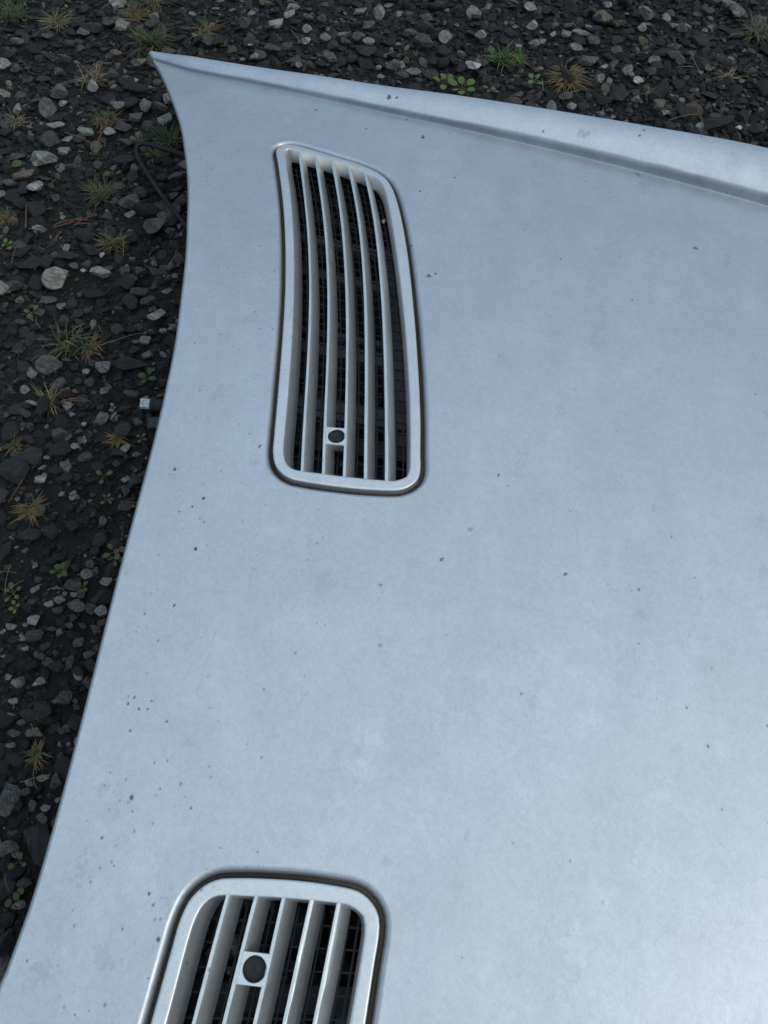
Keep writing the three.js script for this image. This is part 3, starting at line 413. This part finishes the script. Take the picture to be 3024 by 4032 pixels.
// the rest of the gravel: too many to count
{ const place = SMALL.map(() => []), tone = (big) => { const r = rnd() + (big ? .05 : 0), v = rr(.75, 1.35); if (r < .56) return [.0125 * v, .0115 * v, .0104 * v]; if (r < .79) return [.027 * v, .0248 * v, .022 * v]; if (r < .90) return [.07 * v, .0635 * v, .055 * v]; if (r < .955) return [.20 * v, .186 * v, .165 * v]; return [.085 * v, .064 * v, .044 * v]; };
  const hidden = (x, z) => { const [u, v] = toUV(x, z); return u > rearU(v) + .09 && Math.abs(v) < edgeV(u) - .07 && u < noseU(v) - .05; };
  const underVent = (x, z) => { const [u, v] = toUV(x, z); return u > -.13 && u < .08 && Math.abs(v) > .08 && Math.abs(v) < .5; };
  const fine = (x, z) => fbm(x * 4 + 3.3, z * 4 + 8.1, 3) + (z < -.62 ? .22 : 0) + (z > -.12 ? .12 : 0); // coarser beyond the bonnet and along its near edge
  const m4 = new THREE.Matrix4(), q = new THREE.Quaternion(), e = new THREE.Euler(), sc = new THREE.Vector3(), ps = new THREE.Vector3();
  const drop = (x, z, s, lo, hi, sink, bury) => {
    const k = lo + Math.floor(rnd() * (hi - lo)), flat = (k >= 6 && k < 10) || k >= 16;
    e.set(rr(-.4, .4) * (flat ? .8 : 1.4), rr(0, 6.28), rr(-.4, .4) * (flat ? .8 : 1.4)); q.setFromEuler(e); sc.set(s * rr(.85, 1.35), s * rr(.8, 1.15), s * rr(.7, 1.05)); ps.set(x, groundY(x, z) + s * sink + bury, z);
    place[k].push([m4.compose(ps, q, sc).clone(), tone(s > .007 && z < -.62)]);
  };
  const scatter = (n, x0, x1, z0, z1, s0, s1, lo, hi, pack, sink, keep) => { for (let i = 0; i < n; i++) { const x = rr(x0, x1), z = rr(z0, z1), t = rnd(), s = s0 + (s1 - s0) * t * t * t; if (hidden(x, z) && !underVent(x, z)) continue; if (keep && !keep(x, z)) continue; if (pack) { if (taken(x, z, s * pack)) continue; claim(x, z, s * pack); } drop(x, z, s, lo, hi, sink, 0); } };
  scatter(9000, -.95, 1.0, -1.65, .45, .012, .026, 10, 20, .42, .10, (x, z) => fine(x, z) + rr(-.12, .12) > .47);
  scatter(60000, -.95, 1.0, -1.65, .45, .0075, .015, 10, 20, .36, .14, (x, z) => fine(x, z) + rr(-.16, .16) > .43);
  scatter(7000, -.95, 1.0, -1.65, .45, .007, .019, 10, 20, 0, .42);
  scatter(70000, -.95, 1.0, -1.65, .45, .004, .0085, 0, 10, .26, .22);
  scatter(130000, -.85, .85, -1.45, .35, .0018, .0045, 0, 10, 0, .35);
  scatter(60000, -3, 3, -4.5, 2.5, .012, .03, 0, 10, .4, .1, (x, z) => x < -.95 || x > 1 || z < -1.65 || z > .45);
  const mat = new THREE.MeshStandardMaterial({ color: lin(1, 1, 1), map: grain, roughness: .85, bumpMap: grainB, bumpScale: .0006 });
  place.forEach((list, k) => { if (!list.length) return; const im = new THREE.InstancedMesh(SMALL[k], mat, list.length); list.forEach(([m, c], i) => { im.setMatrixAt(i, m); im.setColorAt(i, lin(...c)); }); put(im, 'gravel', 'dark crushed slate gravel covering the ground', 'gravel', 'crushed gravel of the yard', 'stuff'); });
}

// ------------------------------------------------------------------ plants
const leafMat = (c, t = .25) => new THREE.MeshPhysicalMaterial({ color: lin(...c), roughness: .75, transmission: t, thickness: 0, side: THREE.DoubleSide });
const GREEN = leafMat([.055, .08, .018]), BRIGHT = leafMat([.09, .145, .02]), OLIVE = leafMat([.10, .10, .03]), DRY = leafMat([.20, .115, .04]), STRAW = leafMat([.22, .165, .08]), RUST = leafMat([.15, .065, .035], .1);
function blade(len, w, lean, dir, curl, spread = .002) {
  const pos = [], idx = [], n = 6, cx = Math.cos(dir), cz = Math.sin(dir); let x = rr(-spread, spread), y = 0, z = rr(-spread, spread), a = lean;
  for (let i = 0; i <= n; i++) { const t = i / n, hw = w / 2 * (t < .15 ? .7 + t * 2 : 1.15 * (1 - t) ** .7 + .03); pos.push(x - cz * hw, y + hw * .35, z + cx * hw, x, y, z, x + cz * hw, y + hw * .35, z - cx * hw); x += cx * Math.sin(a) * len / n; z += cz * Math.sin(a) * len / n; y += Math.cos(a) * len / n; a += curl / n; if (y < .0015) { y = .0015; a = Math.min(a, 1.57); } }
  for (let i = 0; i < n; i++) for (const s of [0, 1]) { const k = i * 3 + s; idx.push(k, k + 3, k + 1, k + 1, k + 3, k + 4); }
  const g = new THREE.BufferGeometry(); g.setAttribute('position', new THREE.Float32BufferAttribute(pos, 3)); g.setIndex(idx); g.computeVertexNormals(); return g;
}
const tuftGreen = 'small green grass tuft growing through the gravel', tuftMixed = 'half dried grass tuft with green and orange blades', tuftDry = 'dead orange brown grass tuft flattened on the gravel';
function tuft(px, py, r, nGreen, nDry, green = GREEN, dry = DRY, label, w = .0011) {
  const g0 = ground(px, py, .004), o = new THREE.Group(), R = 1.25 * r * g0.depth / F; o.position.set(g0.x, groundY(g0.x, g0.z) + .002, g0.z);
  const dens = nGreen + nDry > 34 ? 'dense' : nGreen + nDry > 22 ? 'bushy' : 'sparse', hue = green === BRIGHT ? 'bright green' : green === OLIVE ? 'olive' : 'dark green', dh = dry === STRAW ? 'straw coloured' : 'orange brown', ht = R > .021 ? 'spreading' : R > .016 ? 'low' : 'tiny';
  label ??= nDry === 0 ? `${dens} ${ht} ${hue} grass tuft growing in the gravel` : nGreen < 6 ? `${dens} ${ht} dead grass tuft of ${dh} blades` : `${dens} ${ht} grass tuft of ${hue} and ${dh} blades`;
  put(o, 'grass_tuft', label, 'grass tuft', nDry === 0 ? 'green grass tufts' : nGreen < 6 ? 'dead grass tufts' : 'half dried grass tufts');
  const skew = rr(0, 6.28), mk = (n, lo, hi) => mergeGeometries(Array.from({ length: Math.round(n * 3) }, (_, i) => { const short = i % 3 === 0; return blade(R * rr(.6, 1.45) * (short ? .55 : 1), w * rr(.7, 1.5), rr(lo, hi), skew + rr(-2.4, 2.4) * (rnd() < .7 ? 1 : 1.3), rr(.2, 1.6), R * .3); }));
  if (nGreen) part(o, 'green_blades', mk(nGreen, .3, 1.15), green);
  if (nDry) part(o, 'dry_blades', mk(nDry, .9, 1.5), dry);
}
seed = 99;
for (const a of [
  [594, 165, 75, 46, 10], [530, 62, 60, 10, 22, OLIVE, DRY], [48, 60, 70, 40, 0], [225, 90, 60, 14, 26, OLIVE, STRAW], [416, 458, 62, 14, 24, GREEN, DRY], [362, 315, 60, 8, 20, OLIVE, STRAW], [398, 770, 62, 34, 10], [672, 560, 70, 40, 0], [446, 958, 60, 20, 14, OLIVE, DRY], [24, 850, 40, 10, 12, OLIVE, DRY], [258, 1348, 78, 11, 8, GREEN, STRAW], [350, 1362, 60, 8, 12, GREEN, DRY],
  [118, 2005, 55, 5, 20, OLIVE, DRY], [466, 1728, 42, 4, 18, OLIVE, DRY], [48, 1746, 36, 16, 8, OLIVE, DRY], [195, 1570, 60, 6, 12, OLIVE, STRAW], [1972, 232, 60, 34, 0, BRIGHT], [2235, 300, 68, 6, 46, OLIVE, DRY], [2866, 298, 46, 0, 12, OLIVE, STRAW], [2985, 118, 60, 22, 10, OLIVE, STRAW], [2566, 365, 30, 14, 0, OLIVE], [806, 118, 62, 8, 10, OLIVE, DRY], [145, 2975, 45, 10, 8, OLIVE, DRY], [60, 470, 44, 6, 14, OLIVE, STRAW], [535, 545, 36, 10, 6, GREEN, DRY], [590, 20, 90, 26, 12, OLIVE, DRY], [2040, 240, 44, 10, 6, BRIGHT, DRY], [610, 610, 40, 12, 4, OLIVE, STRAW],
]) tuft(...a);
const LEAF = (() => { const s = new THREE.SphereGeometry(.5, 8, 6); s.scale(1, .12, .78); const p = s.attributes.position; for (let i = 0; i < p.count; i++) p.setY(i, p.getY(i) + p.getZ(i) * p.getZ(i) * .5 - p.getX(i) * p.getX(i) * .25); s.translate(.55, 0, 0); s.computeVertexNormals(); return s; })();
function seedling(px, py, leaf, n, mat, stemMat, label, spread = 1) {
  const g0 = ground(px, py, .008), L = leaf * g0.depth / F, o = new THREE.Group(); o.position.set(g0.x, groundY(g0.x, g0.z) + .003, g0.z); put(o, 'weed_seedling', label, 'weed', 'leafy weed seedlings in the gravel');
  const stems = []; const rot = rr(0, 6.28);
  for (let i = 0; i < n; i++) {
    const a = rot + i / n * 6.283 + rr(-.3, .3), d = L * rr(.15, .5) * spread, y = .004 + L * rr(.2, .6);
    const m = part(o, 'leaf', LEAF, mat); m.scale.setScalar(L * rr(.8, 1.15)); m.position.set(Math.cos(a) * d, y, Math.sin(a) * d); m.rotation.set(rr(-.3, .3), -a, rr(-.1, .4), 'YXZ');
    stems.push(new THREE.TubeGeometry(new THREE.QuadraticBezierCurve3(new THREE.Vector3(0, 0, 0), new THREE.Vector3(0, y * .8, 0), new THREE.Vector3(Math.cos(a) * d * 1.1, y, Math.sin(a) * d * 1.1)), 5, .0004, 5));
  }
  part(o, 'stem', mergeGeometries(stems), stemMat);
}
for (const [x, y, l, n, m, lab, sp] of [
  [226, 2238, 30, 5, GREEN, 'green clover like seedling with five round leaves on bare gravel'], [314, 2298, 24, 4, GREEN, 'small green seedling beside a grey stone'], [446, 2165, 30, 4, OLIVE, 'yellowish seedling of round leaves close to the bonnet edge'], [450, 2192, 28, 4, GREEN, 'green leafy seedling close to the bonnet edge'], [583, 1487, 30, 4, GREEN, 'green four leaved seedling near the white plastic cap'], [125, 1226, 26, 4, OLIVE, 'olive four leaved seedling beside pale stones'], [29, 968, 20, 4, BRIGHT, 'tiny bright green seedling among dry twigs'],
  [38, 3512, 34, 6, GREEN, 'crinkled green leafy weed below the slate chips', 1.2], [72, 3394, 28, 3, GREEN, 'dark green three leaved weed among grey stones', 1.2], [410, 1880, 24, 3, OLIVE, 'yellowing seedling with thin stem on fine gravel', 2], [420, 1965, 18, 4, OLIVE, 'withered yellow seedling on fine gravel', 2], [38, 2322, 24, 5, OLIVE, 'straggling olive weed with thin stems', 3], [48, 2380, 20, 4, BRIGHT, 'small bright green seedling at the foot of a straggling weed'],
  [1750, 325, 34, 5, BRIGHT, 'bright green leafy weed along the far bonnet edge', 1.6], [1820, 342, 34, 6, BRIGHT, 'bright green leafy weed with reddish stem by the far bonnet edge', 1.8], [1930, 350, 24, 4, OLIVE, 'yellowing small weed by the far bonnet edge', 1.4], [2105, 316, 26, 4, BRIGHT, 'small bright green seedling beside a dead grass tuft'], [2524, 208, 22, 4, GREEN, 'small green seedling among loose stones'], [560, 1735, 18, 4, OLIVE, 'tiny olive seedling under the bonnet edge'], [480, 2104, 14, 3, GREEN, 'tiny green seedling on fine soil', 1], [545, 1990, 20, 4, GREEN, 'green seedling half under the bonnet edge'], [105, 640, 40, 2, GREEN, 'flat green leaves lying beside a large pale stone'], [444, 680, 30, 3, GREEN, 'low green leaves beside a brownish pebble'],
]) seedling(x, y, l, n, m, OLIVE, lab, sp);
// needles and twigs
const NEEDLE = 'rust brown dry needle lying on the gravel', TWIG = 'thin dark twig lying on the gravel', STALK = 'pale dry grass stalk lying on the gravel';
for (const [x0, y0, k, name, mat, label, group, thick, list] of [
  [0, 0, .6028, 'dry_needle', RUST, NEEDLE, 'rust brown needles', 6, [[420, 865, 560, 910], [470, 880, 650, 970], [660, 60, 750, 5], [640, 905, 690, 830], [350, 1480, 470, 1440], [170, 1490, 168, 1380], [360, 1570, 400, 1510]]],
  [0, 800, .4822, 'dry_needle', RUST, NEEDLE, 'rust brown needles', 8, [[440, 200, 600, 150], [480, 165, 720, 140], [600, 180, 740, 168], [625, 160, 745, 105], [205, 200, 212, 20], [425, 315, 505, 235], [95, 490, 135, 360], [560, 1590, 740, 1620], [250, 1290, 330, 1240]]],
  [0, 1500, .4822, 'dry_needle', RUST, NEEDLE, 'rust brown needles', 7, [[500, 165, 720, 150], [520, 150, 745, 165], [560, 172, 700, 180], [70, 990, 185, 800]]],
  [1000, 0, .6028, 'dry_needle', RUST, NEEDLE, 'rust brown needles', 7, [[240, 195, 305, 280], [1095, 450, 1200, 495], [860, 365, 910, 340], [1220, 520, 1310, 550]]],
  [2024, 0, .6028, 'dry_stalk', STRAW, STALK, 'pale dry stalks', 4, [[1010, 785, 1200, 745], [1060, 440, 1170, 435], [1170, 380, 1230, 490], [185, 515, 190, 595], [1200, 700, 1240, 830], [330, 605, 430, 590], [1400, 245, 1500, 225]]],
  [0, 800, .4822, 'dry_stalk', STRAW, STALK, 'pale dry stalks', 5, [[905, 1140, 1150, 1060], [1010, 430, 1025, 265], [300, 930, 330, 1020], [700, 980, 560, 1070], [810, 1000, 840, 1060], [295, 1110, 420, 1110], [1400, 470, 1440, 380]]],
  [0, 1500, .4822, 'twig', soil, TWIG, 'thin dark twigs', 7, [[0, 90, 200, 150], [880, 350, 980, 240], [1090, 625, 1220, 600], [650, 1100, 790, 1190], [540, 940, 700, 905], [200, 1000, 30, 1010]]],
  [0, 2200, .4219, 'dry_stalk', STRAW, STALK, 'pale dry stalks', 6, [[50, 330, 100, 50], [60, 310, 220, 200], [440, 290, 590, 285], [290, 1540, 310, 1630], [0, 125, 150, 130]]],
  [0, 2900, .6028, 'dry_stalk', STRAW, STALK, 'pale dry stalks', 5, [[235, 170, 240, 340], [40, 900, 60, 1010], [130, 300, 330, 250]]],
]) for (const [a, b, c, d] of list) {
  const h = .009 + rnd() * .004, A = ground(x0 + a * k, y0 + b * k, h), B = ground(x0 + c * k, y0 + d * k, h + rr(-.003, .003)), M = new THREE.Vector3((A.x + B.x) / 2 + rr(-.003, .003), h + rr(.001, .004), (A.z + B.z) / 2 + rr(-.003, .003));
  const g = new THREE.TubeGeometry(new THREE.QuadraticBezierCurve3(new THREE.Vector3(A.x, A.y, A.z), M, new THREE.Vector3(B.x, B.y, B.z)), 10, thick * .5 * k * A.depth / F, 6);
  put(new THREE.Mesh(g, mat), name, label, name === 'dry_needle' ? 'needle' : name === 'twig' ? 'twig' : 'stalk', group);
}

// ------------------------------------------------------------------ hose and plastic cap beside the bonnet
{ const hoseMat = new THREE.MeshPhysicalMaterial({ color: lin(.02, .021, .022), roughness: .65, specularIntensity: .5, map: grain });
  const pts = [[1330, 1050, .022], [1225, 1018, .020], [1100, 982, .018], [985, 948, .016], [920, 940, .015], [893, 965, .014], [893, 1010, .013], [925, 1075, .013], [985, 1170, .013], [1065, 1285, .014], [1150, 1395, .015], [1240, 1510, .016], [1330, 1620, .018]].map(([x, y, h]) => { const g = ground(x * .6028, y * .6028, h); return new THREE.Vector3(g.x, h, g.z); });
  put(new THREE.Mesh(new THREE.TubeGeometry(new THREE.CatmullRomCurve3(pts), 120, .0024, 12), hoseMat), 'rubber_hose', 'thin black rubber hose looping out from under the bonnet', 'hose');
  const a = ground(1198 * .4822, 1500 + 190 * .4822, .011), o = new THREE.Group(); o.position.set(a.x, .004, a.z); o.rotation.y = -.12; put(o, 'plastic_connector', 'white plastic cap with black ribbed collar poking out beside the bonnet edge', 'connector');
  const white = new THREE.MeshStandardMaterial({ color: lin(.62, .62, .61), roughness: .4, map: grain });
  const cap = new RoundedBoxGeometry(.0088, .0086, .0080, 4, .0012); const cp = part(o, 'cap', cap, white); cp.position.set(0, .0075, 0); cp.rotation.x = .45;
  const rib = part(cp, 'ridge', new RoundedBoxGeometry(.0092, .0012, .0014, 2, .0005), white); rib.position.set(0, .0012, .0038);
  const prof = []; for (let i = 0; i <= 24; i++) prof.push(new THREE.Vector2(.0056 - .0006 * (Math.floor(i / 3) % 2), i * .0011)); prof.unshift(new THREE.Vector2(.0001, 0)); prof.push(new THREE.Vector2(.0001, 24 * .0011));
  const lg = new THREE.LatheGeometry(prof, 24); lg.rotateZ(-Math.PI / 2); const co = part(o, 'collar', toCreasedNormals(lg, .5), blackPlastic); co.position.set(.0042, .0068, 0);
}
scene.traverse((o) => { if (o.isMesh) { o.castShadow = true; o.receiveShadow = true; } });
renderer.render(scene, camera);
